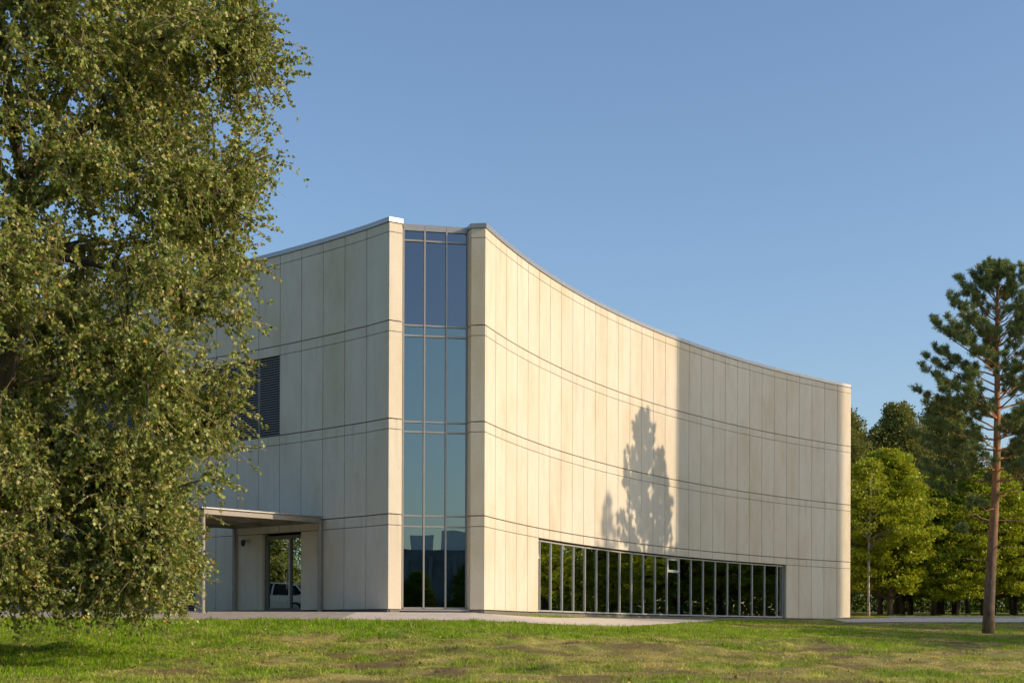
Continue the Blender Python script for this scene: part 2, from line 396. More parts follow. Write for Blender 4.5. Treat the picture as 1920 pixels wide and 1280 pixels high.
def panels(mb, pts, skip=lambda i, r: False, g0=0.0, g1=0.0, rows=range(8), corners=()):
    """precast panels with open joints along a plan polyline; backing behind the joints"""
    a, b, c, d = pts, offs(pts, -.12), offs(pts, -.135), offs(pts, -.35)
    L = lambda p, q, t: (p[0] + (q[0] - p[0]) * t, p[1] + (q[1] - p[1]) * t)
    n = len(pts) - 1
    for i in range(n):
        ln = (V2(pts[i + 1]) - V2(pts[i])).length
        gs = .015 / ln if i not in corners else 0; ge = .015 / ln if (i + 1) not in corners else 0
        if i == 0: gs = g0
        if i == n - 1: ge = g1
        for r in rows:
            if skip(i, r): continue
            z0 = LV[r] + (.011 if r else 0) + (.010 if r % 2 == 0 and r else 0); z1 = LV[r + 1] - (.011 if r < 7 else 0) - (.004 if r % 2 else 0)
            q = [L(a[i], a[i + 1], gs), L(a[i], a[i + 1], 1 - ge), L(b[i], b[i + 1], 1 - ge), L(b[i], b[i + 1], gs)]
            mb.hexa([(*p, z0) for p in q], [(*p, z1) for p in q], 0)
            q = [c[i], c[i + 1], d[i + 1], d[i]]
            mb.hexa([(*p, LV[r]) for p in q], [(*p, LV[r + 1]) for p in q], 1)

LF = LP[::-1]; NL = len(LF) - 1                                # index k in LP is NL-k in LF
sk_left = {}
def skip_left(i, r):
    k = NL - i - 1                                             # panel between LP[k] and LP[k+1]
    if r == 4 and 5 <= k <= 14: return True
    if r == 0 and k in (4, 5): return True
    if r == 0 and 9 <= k <= 10: return True
    return False
mb = MB(); panels(mb, LF, skip_left, corners=(NL,))
panels(mb, [LP[0], (-3.82, 49.5), (-3.845, 50.10)], corners=(0, 1))
# jamb beside the door
j0 = V2(LP[5]).lerp(V2(LP[6]), .80)
jp = [LP[6], tuple(j0)]
strip(mb, jp, 0, -.35, LV[0], LV[1] - .011)
mb.build('wall', [CONC, JOINT], B)
RIB0, RIB1 = 5, 26
END = [RP[31]]; hh = R_HEAD
for k in range(6):
    hh += R_(17); END.append((END[-1][0] + .12 * math.cos(hh), END[-1][1] + .12 * math.sin(hh)))
END2 = [END[-1]]
for k in range(6): END2.append((END2[-1][0] + 2.5 * math.cos(hh), END2[-1][1] + 2.5 * math.sin(hh)))
mb = MB()
panels(mb, [(-1.60, 50.62), (-1.573, 50.40), (-1.452, 50.03), RP[0]], corners=(0, 1, 2, 3))
ALLR = RP + END[1:] + END2[1:]
panels(mb, ALLR, lambda i, r: r == 0 and RIB0 <= i < RIB1, corners=(0, 31, 32, 33, 34, 35, 36, 37))
mb.build('wall', [CONC, JOINT], B)

mb = MB(); strip(mb, LF, -.07, -.4, .1, LV[0] - .02); strip(mb, [LP[0], (-3.82, 49.5), GL0], -.05, -.4, .1, LV[0] - .02)
strip(mb, [GL1, (-1.573, 50.40), (-1.452, 50.03), RP[0]], -.05, -.4, .1, LV[0] - .02); strip(mb, ALLR, -.08, -.4, .1, LV[0] - .02)
strip(mb, [GL0, GL1], -.02, -.4, .1, LV[0] - .03)
mb.build('plinth', PLINTH, B)
mb = MB()
strip(mb, LF + [(-3.82, 49.5), (-3.845, 50.3)], .045, -.42, LV[8] + .012, ZT, gap=.003)
mb.build('coping', COPING, B); mb = MB()
strip(mb, [(-1.60, 50.7), (-1.573, 50.40), (-1.452, 50.03)] + ALLR, .045, -.42, LV[8] + .012, ZT, gap=.003)
mb.build('coping', COPING, B)
gd = (V2(GL1) - V2(GL0)); gln = gd.length; gd.normalize()
mb = MB(); strip(mb, [GL0, tuple(V2(GL0) + gd * gln / 3), tuple(V2(GL0) + gd * gln * 2 / 3), GL1], .06, -.4, 13.87, 14.06, gap=.005)
mb.build('coping', COPING, B)
# roof and unseen rear
mb = MB()
outline = offs(LF, -.35) + offs([GL0, GL1], -.4) + offs(ALLR, -.35)
far_l = (LF[0][0] + 12, LF[0][1] + 14)
outline = outline + [(4.0, 108.0), far_l]
mb.add([(x, y, 13.62) for x, y in outline], [tuple(range(len(outline)))])
mb.build('roof', ROOFM, B)
mb = MB(); strip(mb, [ALLR[-1], (4.0, 108.0), far_l, LF[0]], 0, -.3, .2, 13.9); mb.build('rear_wall', CONC, B)

# blue corner glazing
trans = [.76, 3.59, 3.96, 6.87, 7.22, 10.205, 10.56, 13.50, 13.87]
CW = tag(empty('x', (0, 0, 0)))
bpy.data.objects.remove(CW)
mb = MB(); nG = Vector((gd.y, -gd.x))
def gp(t, o=0.0): q = V2(GL0) + gd * (gln * t) + nG * o; return (q.x, q.y)
for k in range(4):
    t = [0.012, 1 / 3, 2 / 3, .988][k]; wv = .055 if k in (1, 2) else .06
    q = gp(t, .02); mb.box((q[0], q[1], (trans[0] + trans[-1]) / 2), (wv, .12, trans[-1] - trans[0]), math.atan2(gd.y, gd.x))
for z in trans:
    for k in range(3):
        t0, t1 = [0.012, 1 / 3, 2 / 3, .988][k:k + 2]; e = .0285 / gln
        a, b = gp(t0 + e, .012), gp(t1 - e, .012); mb.beam((*a, z), (*b, z), .10, .055)
cwf = mb.build('curtain_wall', ALU, B)
for r in range(8):
    for k in range(3):
        t0, t1 = [0.012, 1 / 3, 2 / 3, .988][k:k + 2]; e = .026 / gln
        a0, b0, a1, b1 = gp(t0 + e, 0), gp(t1 - e, 0), gp(t0 + e, -.024), gp(t1 - e, -.024)
        z0, z1 = trans[r] + .026, trans[r + 1] - .026
        p = MB(); p.hexa([(*a0, z0), (*b0, z0), (*b1, z0), (*a1, z0)], [(*a0, z1), (*b0, z1), (*b1, z1), (*a1, z1)])
        p.build('pane', G_TOP if r >= 6 else G_LOW, cwf)
mb = MB(); a, b = gp(-.13, .14), gp(1.05, .14); mb.beam((*a, .685), (*b, .685), .42, .06)
mb.build('sill', ALU, B)
# rooms behind the corner glazing
rz = math.atan2(gd.y, gd.x)
for z in (.66, 3.78, 7.05, 10.38): q = gp(.5, -2.6); mb = MB(); mb.box((q[0], q[1], z), (2.9, 4.7, .28), rz); mb.build('floor_slab', INT_L, B)
mb = MB(); q = gp(.5, -5.0); mb.box((q[0], q[1], 7.2), (3.4, .2, 13.2), rz)
for s in (-.16, 1.16): q = gp(s, -2.7); mb.box((q[0], q[1], 7.2), (.16, 4.6, 13.2), rz)
mb.build('interior_wall', INT_L, B)

# ribbon window
mb = MB(); RW = offs(RP, -.22); zb, zt = .76, 3.55
seg = lambda f: tuple(V2(RW[int(f)]).lerp(V2(RW[int(f) + 1]), f - int(f)))
cuts = [5.02] + [5.5 + k for k in range(21)] + [25.98]
cuts[-2] = 25.5
for f in cuts:
    q = seg(f); d = (V2(RW[int(f) + 1]) - V2(RW[int(f)])); mb.box((q[0], q[1], (zb + zt) / 2), (.046, .12, zt - zb), math.atan2(d.y, d.x))
for i in range(len(cuts) - 1):
    f0, f1 = cuts[i], cuts[i + 1]
    stops = [f0] + [k for k in range(int(f0) + 1, int(f1) + 1) if f0 < k < f1] + [f1]
    for s0, s1 in zip(stops, stops[1:]):
        a, b = V2(seg(s0)), V2(seg(s1)); e = (b - a).normalized() * .028
        a = a + (e if s0 == f0 else e * 0); b = b - (e if s1 == f1 else e * 0)
        mb.beam((*a, zt - .03), (*b, zt - .03), .10, .06); mb.beam((*a, zb + .01), (*b, zb + .01), .13, .06)
rw = mb.build('ribbon_window', ALU_L, B)
vents = {0, 12}
for i in range(len(cuts) - 1):
    f0, f1 = cuts[i], cuts[i + 1]; a, b = V2(seg(f0)), V2(seg(f1)); e = (b - a).normalized()
    n = Vector((e.y, -e.x)); a = a + e * .028; b = b - e * .028; ztp = zt - .06
    p = MB(); zz = 2.78 if i in vents else ztp
    p.hexa([(*(a + n * .01), zb + .04), (*(b + n * .01), zb + .04), (*(b - n * .014), zb + .04), (*(a - n * .014), zb + .04)],
           [(*(a + n * .01), zz), (*(b + n * .01), zz), (*(b - n * .014), zz), (*(a - n * .014), zz)])
    p.build('pane', G_RIB, rw)
    if i in vents:
        p = MB(); tilt = .16 if i == 0 else 0.03
        def vp(t, z): k_ = (z - 2.82) / .66; q = a.lerp(b, t) + n * (.03 + (1 - k_) * 0 + k_ * 0) + n * (-tilt * k_ + .02); return (q.x, q.y, z)
        wd = (b - a).length; fw = min(.10, .2 * wd) / wd
        for (t0, z0, t1, z1) in ((0, 2.80, 1, 2.92), (0, 3.38, 1, 3.48), (0, 2.92, fw, 3.38), (1 - fw, 2.92, 1, 3.38)):
            q = [vp(t0, z0), vp(t1, z0), vp(t1, z1), vp(t0, z1)]; s = Vector((n.x, n.y, 0)) * .06
            p.hexa([tuple(Vector(c) - s) for c in q], q)
        p.build('vent_window', ALU_L, rw)
        p = MB(); q = [vp(fw, 2.92), vp(1 - fw, 2.92), vp(1 - fw, 3.38), vp(fw, 3.38)]; s = Vector((n.x, n.y, 0)) * .03
        p.hexa([tuple(Vector(c) - s) for c in q], [tuple(Vector(c) - s * .4) for c in q]); p.build('pane', G_RIB, rw)
# reveals, room behind
for k, sgn in ((RIB0, 1), (RIB1, -1)):
    mb = MB()
    d = (V2(RP[k + 1]) - V2(RP[k])).normalized(); n = Vector((d.y, -d.x)); a = V2(RP[k]) - d * sgn * .014 - n * .123; b = a - n * .3
    w_ = d * sgn * .05
    q = [a - w_, a, b, b - w_] if sgn > 0 else [a, a - w_, b - w_, b]
    mb.hexa([(c.x, c.y, LV[0]) for c in q], [(c.x, c.y, LV[1]) for c in q])
    mb.build('window_reveal', CONC, B)
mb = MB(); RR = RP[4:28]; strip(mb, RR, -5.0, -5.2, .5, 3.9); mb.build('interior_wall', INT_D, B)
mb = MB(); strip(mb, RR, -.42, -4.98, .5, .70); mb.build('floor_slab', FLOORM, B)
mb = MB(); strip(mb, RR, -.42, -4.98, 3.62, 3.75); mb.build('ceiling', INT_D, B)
for i in (6, 10, 14, 18, 22): q = offs(RP, -1.4)[i]; mb = MB(); mb.cyl((q[0], q[1], .7), (q[0], q[1], 3.63), .2, sides=14); mb.build('interior_column', INT_L, B)

# louvres on the left facade
def louvre(k0, k1, z0, z1, name='louvre_panel'):
    for k in range(k0, k1 + 1):
        a, b = V2(LP[k + 1]), V2(LP[k]); d = (b - a); ln = d.length; d.normalize(); n = Vector((d.y, -d.x))
        p = MB(); a_ = a + d * .012; b_ = b - d * .012
        def P(q, o, z): w_ = q + n * o; return (w_.x, w_.y, z)
        p.hexa([P(a_, -.13, z0), P(b_, -.13, z0), P(b_, -.16, z0), P(a_, -.16, z0)], [P(a_, -.13, z1), P(b_, -.13, z1), P(b_, -.16, z1), P(a_, -.16, z1)], 1)
        for q0, q1 in ((a_, a_ + d * .03), (b_ - d * .03, b_)):
            p.hexa([P(q0, -.02, z0), P(q1, -.02, z0), P(q1, -.12, z0), P(q0, -.12, z0)], [P(q0, -.02, z1), P(q1, -.02, z1), P(q1, -.12, z1), P(q0, -.12, z1)], 0)
        n_s = int((z1 - z0) / .092); st = (z1 - z0) / n_s; a_ = a_ + d * .031; b_ = b_ - d * .031
        for s in range(n_s):
            z = z0 + s * st
            p.hexa([P(a_, -.03, z + .004), P(b_, -.03, z + .004), P(b_, -.11, z + .052), P(a_, -.11, z + .052)],
                   [P(a_, -.03, z + .030), P(b_, -.03, z + .030), P(b_, -.11, z + .066), P(a_, -.11, z + .066)], 0)
        p.build(name, [LOUV, LOUV_D], B)
louvre(5, 14, LV[4] + .02, LV[5] - .012); louvre(9, 10, LV[0] + .02, LV[1] - .012)

# entrance door
D0 = V2(LP[4]); D1 = j0; dd = (D1 - D0); dl = dd.length; dd.normalize(); dn = Vector((-dd.y, dd.x))
if dn.y > 0: dn = -dn
def dp(t, o): q = D0 + dd * t + dn * o; return (q.x, q.y)
mb = MB(); zd0, zd1 = .70, 3.50
def bar(t0, t1, z0, z1, o0, o1, M):
    q = [dp(t0, o0), dp(t1, o0), dp(t1, o1), dp(t0, o1)]; M.hexa([(*c, z0) for c in q], [(*c, z1) for c in q])
tm = dl * .36
for t in ((0.004, .075), (dl - .19, dl - .004)): bar(t[0], t[1], zd0, zd1, -.12, -.26, mb)
bar(.076, dl - .191, zd1 - .13, zd1 - .001, -.12, -.26, mb); bar(.076, dl - .191, zd0 + .001, zd0 + .09, -.12, -.26, mb)
bar(tm - .10, tm - .045, zd0 + .091, zd1 - .131, -.12, -.25, mb)
door = mb.build('entrance_door', STEEL_D, B)
p = MB(); bar(tm - .043, tm + .01, zd0 + .10, zd1 - .135, -.10, -.25, p); p.build('door_stile', ALU_L, door)
for t0, t1 in ((.077, tm - .101), (tm + .011, dl - .192)):
    p = MB(); bar(t0, t1, zd0 + .091, zd1 - .131, -.175, -.195, p); p.build('pane', G_DOOR, door)
p = MB(); q0, q1 = dp(tm + .09, -.09), dp(tm + .09, -.09); p.cyl((*q0, 1.5), (*q1, 2.1), .018, sides=8)
p.build('door_handle', ALU_L, door)
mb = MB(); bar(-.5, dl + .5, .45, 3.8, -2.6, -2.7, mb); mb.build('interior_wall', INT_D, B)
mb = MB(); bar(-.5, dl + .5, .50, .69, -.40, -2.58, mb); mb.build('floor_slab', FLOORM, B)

# ------------------------------------------------------------------ entrance canopy
A0 = V2(LP[3]); A1 = V2(LP[7]); un = -(Vector((-(A1 - A0).y, (A1 - A0).x)).normalized())
if un.y > 0: un = -un
C0 = A0 + un * 5.2; C1 = A1 + un * 5.2; A0 = A0 + un * .12; A1 = A1 + un * .12
zc = .58
can = tag(empty('entrance_canopy', ((A0.x + C1.x) / 2, (A0.y + C1.y) / 2, zc)), 'flat beige steel canopy on slim round columns over the glass side door', 'canopy')
co = Vector(can.location)
def cpart(name, mbx, mat, sm=False):
    o = mbx.build(name, mat, can, sm, loc=None); o.matrix_parent_inverse = Matrix.Translation(-co); return o
mb = MB(); ex = .14; ax = (A0 - A1).normalized()
q = [C0 + ax * ex + un * ex, A0 + ax * ex, A1 - ax * ex, C1 - ax * ex + un * ex]
mb.hexa([(c.x, c.y, 4.03) for c in q], [(c.x, c.y, 4.07) for c in q])
for k in range(11):                                           # standing seams on the deck
    a = (C0 + ax * ex).lerp(C1 - ax * ex, (k + .5) / 11); b = (A0 + ax * ex).lerp(A1 - ax * ex, (k + .5) / 11)
    mb.beam((a.x, a.y, 4.08), (b.x, b.y, 4.08), .03, .02)
cpart('roof_deck', mb, COPING)
for a, b in ((C0, A0), (C1, A1), (C0, C1), (A0, A1)):
    mb = MB(); e = (b - a).normalized()
    if (a, b) == (C0, C1): a, b = a + e * .07, b - e * .07
    if (a, b) == (A0, A1): a, b = a + e * .07, b - e * .07
    mb.beam((a.x, a.y, 3.945), (b.x, b.y, 3.945), .12, .165)
    mb.beam((a.x, a.y, 3.852), (b.x, b.y, 3.852), .17, .02)
    cpart('beam', mb, STEEL)
for k in (1, 2):
    a = C0.lerp(C1, k / 3); b = A0.lerp(A1, k / 3); mb = MB(); e = (b - a).normalized() * .07; a = a + e; b = b - e
    mb.beam((a.x, a.y, 3.93), (b.x, b.y, 3.93), .08, .16); cpart('joist', mb, STEEL)
mb = MB(); q = [C0.lerp(A1, .03), A0.lerp(C1, .03), A1.lerp(C0, .03), C1.lerp(A0, .03)]
mb.hexa([(c.x, c.y, 4.012) for c in q], [(c.x, c.y, 4.028) for c in q]); cpart('soffit', mb, SOFFIT)
for c in (C0, C1, A0, A1):
    mb = MB(); z = float(Hgt(c.x, c.y)); mb.cyl((c.x, c.y, z), (c.x, c.y, 3.84), .075, sides=18); mb.cyl((c.x, c.y, z + .01), (c.x, c.y, z + .05), .15, sides=18)
    cpart('column', mb, STEEL, False)
mb = MB(); c = A0.lerp(C1, .38); mb.cyl((c.x, c.y, 3.85), (c.x, c.y, 4.01), .28, .30, sides=24); cpart('ceiling_lamp', mb, ALU)
# security camera by the door
q = V2(LP[6]).lerp(V2(LP[7]), .42) + un * .02
scam = tag(empty('security_camera', (q.x, q.y, 3.3)), 'small security camera with black dome on the wall left of the glass door', 'security camera')
mb = MB(); mb.box((0, 0, .06), (.14, .10, .14)); mb.beam((0, 0, .06), (un.x * .25, un.y * .25, .06), .05, .05); mb.build('bracket', ALU_L, scam)
mb = MB(); mb.tube([(un.x * .26, un.y * .26, z) for z in (.08, .0, -.08, -.14, -.165)], [.085, .09, .085, .055, .01], 14); mb.build('dome', BLACK, scam, True)

# ------------------------------------------------------------------ trees
def leaves(P, A, S, rng, wid=.38, fold=.18):
    """folded four-point leaves: P base, A axis, S length"""
    n = len(P); r = rng.normal(size=(n, 3)); s = np.cross(A, r); s /= np.linalg.norm(s, axis=1)[:, None] + 1e-9
    nn = np.cross(s, A); S = S[:, None]
    tip = P + A * S; mid = P + A * S * .45
    l = mid + s * S * wid + nn * S * fold; rr = mid - s * S * wid + nn * S * fold
    V = np.stack([P, l, tip, rr], 1).reshape(-1, 3); b = np.arange(n) * 4
    Fc = np.stack([np.stack([b, b + 2, b + 1], 1), np.stack([b, b + 3, b + 2], 1)], 1).reshape(-1, 3)
    return V, Fc

def unit(a): return a / (np.linalg.norm(a, axis=-1, keepdims=True) + 1e-9)

BARK = NT('bark_dark'); bn = BARK.noise(6, 5, (1, 1, .25), .7)
BARK.l(BARK.ramp(bn, [(.3, (.035, .028, .02)), (.7, (.13, .105, .075))]), BARK.b.inputs['Base Color']); BARK.l(BARK.bump(bn, .8, .04), BARK.b.inputs['Normal']); BARK.b.inputs['Roughness'].default_value = .95
BARK = BARK.m
TWIG = simple('twig_bark', (.30, .225, .135), .9, var=.35, scale=2)
LEAF_A = leaf_mat('olive_leaf', [(0, (.09, .145, .018)), (.3, (.155, .225, .032)), (.62, (.255, .31, .05)), (.86, (.39, .385, .095)), (.955, (.48, .41, .17)), (1, (.52, .29, .03))], .36, .04, .5)

rng = np.random.default_rng(7)
def quad(p0, p1, p2, n):
    t = np.linspace(0, 1, n)[:, None]; return (1 - t) ** 2 * p0 + 2 * t * (1 - t) * p1 + t * t * p2

def big_tree():
    T = np.array([-11.4, 30.4, 0]); T[2] = float(Hgt(T[0], T[1]))
    root = tag(empty('broadleaf_tree', tuple(T)), 'huge olive green broadleaf tree with drooping branches at the left edge', 'tree')
    wood = MB()
    trunk = np.array([(-11.4, 30.4, T[2] - .3), (-11.2, 30.3, 2), (-10.8, 30.2, 5), (-10.35, 30, 7.6), (-10.15, 29.9, 9.1)])
    wood.tube(trunk, [.50, .40, .34, .29, .25], 12)
    limbs = [([-10.15, 29.9, 9.1], [-9.6, 29.8, 10.3], [-8.4, 29.6, 12.6], .17), ([-10.15, 29.9, 9.1], [-10.5, 30, 10.5], [-10.7, 30.3, 13.2], .10),
             ([-10.1, 29.9, 8.9], [-9.5, 29.9, 9.25], [-8.4, 29.7, 9.0], .13), ([-10.2, 29.9, 8.6], [-9.6, 29.5, 8.9], [-8.8, 28.9, 8.7], .11),
             ([-10.15, 29.9, 9.1], [-10.9, 29.9, 9.7], [-12.0, 30.0, 11.5], .15), ([-8.4, 29.6, 12.6], [-8.0, 29.5, 14], [-8.2, 29.7, 17], .11),
             ([-8.4, 29.6, 12.6], [-7.4, 29.3, 13.2], [-6.4, 29.2, 14.4], .08), ([-8.9, 29.7, 11.6], [-7.6, 29.4, 12.1], [-5.9, 29.3, 12.0], .075),
             ([-8.4, 29.7, 9.0], [-7.2, 29.6, 9.3], [-5.9, 29.4, 8.7], .08), ([-10.3, 30, 7.6], [-8.8, 29.6, 8.0], [-6.6, 29.1, 6.4], .11),
             ([-10.6, 30.1, 6.0], [-9, 29.2, 6.6], [-7.2, 28.3, 5.0], .10), ([-10.8, 30.2, 5], [-9.0, 30.6, 5.8], [-6.6, 31.0, 4.2], .10),
             ([-11, 30.2, 3.6], [-9.4, 29.5, 4.2], [-7.2, 28.6, 2.4], .09), ([-11.1, 30.2, 3.0], [-9.2, 31, 3.6], [-7.0, 31.6, 1.9], .08),
             ([-10.3, 30, 7.6], [-9.2, 31.5, 8.6], [-7.4, 33.2, 8.8], .11), ([-10.15, 29.9, 9.1], [-9.3, 31.4, 11], [-8.2, 33, 13], .11),
             ([-10.5, 30, 6.6], [-10.2, 28.2, 7.4], [-9.8, 26.2, 6.4], .10), ([-10.15, 29.9, 9.1], [-10, 28, 11], [-9.5, 26.6, 12.4], .11),
             ([-10.7, 30.3, 5.4], [-12.5, 29.6, 6.2], [-14.6, 29, 5.6], .10), ([-12, 30, 11.5], [-13, 30.2, 13], [-14.4, 30.4, 14.6], .09),
             ([-10.8, 30.2, 4.6], [-12.4, 32, 5.4], [-14, 33.6, 5], .09), ([-11.1, 30.2, 2.8], [-10.8, 28.4, 3.2], [-10.2, 26.6, 1.9], .08),
             ([-10.7, 30.3, 13.2], [-10.6, 30.4, 15], [-10.9, 30.4, 18], .08)]
    lp = [trunk[2:]]
    for a, b, c, r in limbs:
        q = quad(np.array(a), np.array(b), np.array(c), 9) + np.r_[np.zeros((1, 3)), rng.normal(size=(8, 3)) * .05]
        wood.tube(q, np.linspace(r, r * .35, 9), 7); lp.append(q[2:])
    lp = np.concatenate(lp)
    zk = [.1, .5, 1.2, 2.0, 3.1, 4.7, 6.4, 8, 9, 10.2, 11.6, 13, 15, 17, 18.6]
    rk = [3.0, 3.5, 3.7, 3.85, 4.35, 4.85, 5.25, 5.6, 5.75, 5.95, 6.05, 5.6, 4.8, 3.3, .8]
    anchors = []
    while len(anchors) < 1330:
        z = .3 + 18.1 * rng.uniform(0, 1) ** 1.25; th = rng.uniform(-math.pi, math.pi); f = math.sqrt(rng.uniform(.04, 1))
        if math.cos(th) < -.1 and rng.random() < .5: continue
        r = np.interp(z, zk, rk) * f
        p = np.array([-10.9 + r * math.cos(th), 30.2 + r * math.sin(th) * .95, z])
        if rng.random() > np.interp(z, [0, 13.5, 18], [1, 1, .55]): continue
        cl = nz2(p[0] * 1.0 + p[2] * .55, p[1] * .5 + p[2], 1.7, 77)
        if cl < .40 and rng.random() < .88: continue
        anchors.append(p)
    for px, py in ((555, 130), (520, 145), (530, 292), (505, 300), (505, 60), (500, 30), (515, 210), (505, 425), (495, 505), (470, 520), (480, 620), (462, 700), (470, 770), (455, 850), (440, 900), (400, 990), (392, 1060), (385, 1075), (330, 1150), (250, 1165), (180, 1172), (120, 1160), (300, 1150), (210, 1150), (490, 10), (485, 360), (470, 560)):
        dep = 29.2 + rng.uniform(-1, 1.2); anchors.append(np.array([(px - 26 - 960) / F * dep, dep, max((HZ - py) / F * dep, float(Hgt(-7, 29)) + .45)]))
    for k in range(140):
        dep = rng.uniform(26.6, 29.3); anchors.append(np.array([(rng.uniform(-30, 330) - 960) / F * dep, dep, (HZ - rng.uniform(180, 1020)) / F * dep]))
    for k in range(95):
        py = rng.uniform(1075, 1160); px = rng.uniform(-60, np.interp(py, [1075, 1130, 1160], [355, 335, 275])); dep = rng.uniform(28, 31.5)
        anchors.append(np.array([(px - 960) / F * dep, dep, max((HZ - py) / F * dep, float(Hgt((px - 960) / F * dep, dep)) + .4)]))
    tw = MB(); LPs, LAs, LSs = [], [], []
    anchors = [p for p in anchors if not (HZ - F * p[2] / p[1] > 925 and 960 + F * p[0] / p[1] > np.interp(HZ - F * p[2] / p[1], [925, 1000, 1100, 1180], [375, 345, 330, 300]))]
    for p in anchors:
        d = np.linalg.norm(lp - p, axis=1) + np.maximum(0, lp[:, 2] - p[2] - 1.5) * .6 + np.maximum(0, p[2] - lp[:, 2] - 3) * .4
        s = lp[np.argmin(d)]; ln = np.linalg.norm(p - s)
        mid = (s + p) / 2 + np.array([0, 0, .22 * ln]) + rng.normal(size=3) * .12
        n = 8; q = quad(s, mid, p, n); rr = min(.05, .012 + .012 * ln)
        wood.tube(q, np.linspace(rr, .008, n), 5)
        outw = unit(p - np.array([-10.9, 30.2, p[2]])); cnt = rng.integers(12, 17)
        for k in range(cnt):
            t = rng.uniform(.35, 1) if ln > 1.2 else rng.uniform(.1, 1)
            b = quad(s, mid, p, 2)[0] * 0 + (1 - t) ** 2 * s + 2 * t * (1 - t) * mid + t * t * p
            dr = unit(outw * rng.uniform(.0, .9) + rng.normal(size=3) * .75 + np.array([0, 0, .04])); L = rng.uniform(.45, 1.0)
            e = b + dr * L + np.array([0, 0, -.28 * L * rng.uniform(-.2, 1.4)])
            tq = quad(b, b + dr * L * .55 + np.array([0, 0, .05]), e, 5)
            gz = float(Hgt(e[0], e[1])) + .1
            tq[:, 2] = np.maximum(tq[:, 2], gz)
            tw.tube(tq, [.006, .005, .0045, .004, .003], 3, cap=False)
            m_ = rng.integers(16, 25); tt = np.sort(rng.uniform(.08, 1, m_)) * 4; i0 = np.minimum(tt.astype(int), 3); fr = (tt - i0)[:, None]
            LPs.append(tq[i0] * (1 - fr) + tq[i0 + 1] * fr + rng.normal(size=(m_, 3)) * .02)
            LAs.append(unit(dr * .35 + rng.normal(size=(m_, 3)) * .6 + np.array([0, 0, -.55]))); LSs.append(rng.uniform(.052, .104, m_))
    LPs = np.concatenate(LPs); LAs = np.concatenate(LAs); LSs = np.concatenate(LSs)
    V, Fc = leaves(LPs - T, LAs, LSs, rng, .47)
    wood.build('trunk', BARK, root, True, loc=None).matrix_parent_inverse = Matrix.Translation(-Vector(T))
    tw.build('twigs', TWIG, root).matrix_parent_inverse = Matrix.Translation(-Vector(T))
    soup('crown', V, Fc, LEAF_A, root)
big_tree()

PBARK = NT('pine_bark'); g = PBARK.n('NewGeometry'); sx = PBARK.n('SeparateXYZ'); tco = PBARK.n('TexCoord'); PBARK.l(tco.outputs['Object'], sx.inputs[0])
mr = PBARK.n('MapRange'); PBARK.l(sx.outputs[2], mr.inputs[0]); mr.inputs[1].default_value = 2.0; mr.inputs[2].default_value = 7.5
bn = PBARK.noise(7, 5, (1, 1, .3), .7)
cA = PBARK.ramp(bn, [(.3, (.05, .035, .025)), (.7, (.19, .14, .105))]); cB = PBARK.ramp(bn, [(.3, (.22, .095, .035)), (.7, (.46, .235, .10))])
PBARK.l(PBARK.mix(mr.outputs[0], cA, cB), PBARK.b.inputs['Base Color']); PBARK.l(PBARK.bump(bn, .8, .03), PBARK.b.inputs['Normal']); PBARK.b.inputs['Roughness'].default_value = .9
PBARK = PBARK.m
NEEDLE = leaf_mat('pine_needle', [(0, (.10, .16, .075)), (.5, (.18, .25, .10)), (.85, (.28, .33, .10)), (1, (.36, .37, .11))], .2, .02, .45)

def tufts(P, D, rng, n=24, L=.125, w=.008):
    """round brushes of needles along the shoot tips"""
    k = len(P); P = np.repeat(P, n, 0); D = np.repeat(D, n, 0)
    a = unit(D * .45 + rng.normal(size=(k * n, 3)) * .75); L = L * rng.uniform(.75, 1.2, (k * n, 1))
    P = P - D * rng.uniform(-.05, .16, (k * n, 1))
    s = unit(np.cross(a, rng.normal(size=a.shape))) * w
    V = np.stack([P - s, P + s, P + a * L + s * .5, P + a * L - s * .5], 1).reshape(-1, 3); b = np.arange(k * n) * 4
    return V, np.stack([b, b + 1, b + 2, b + 3], 1)

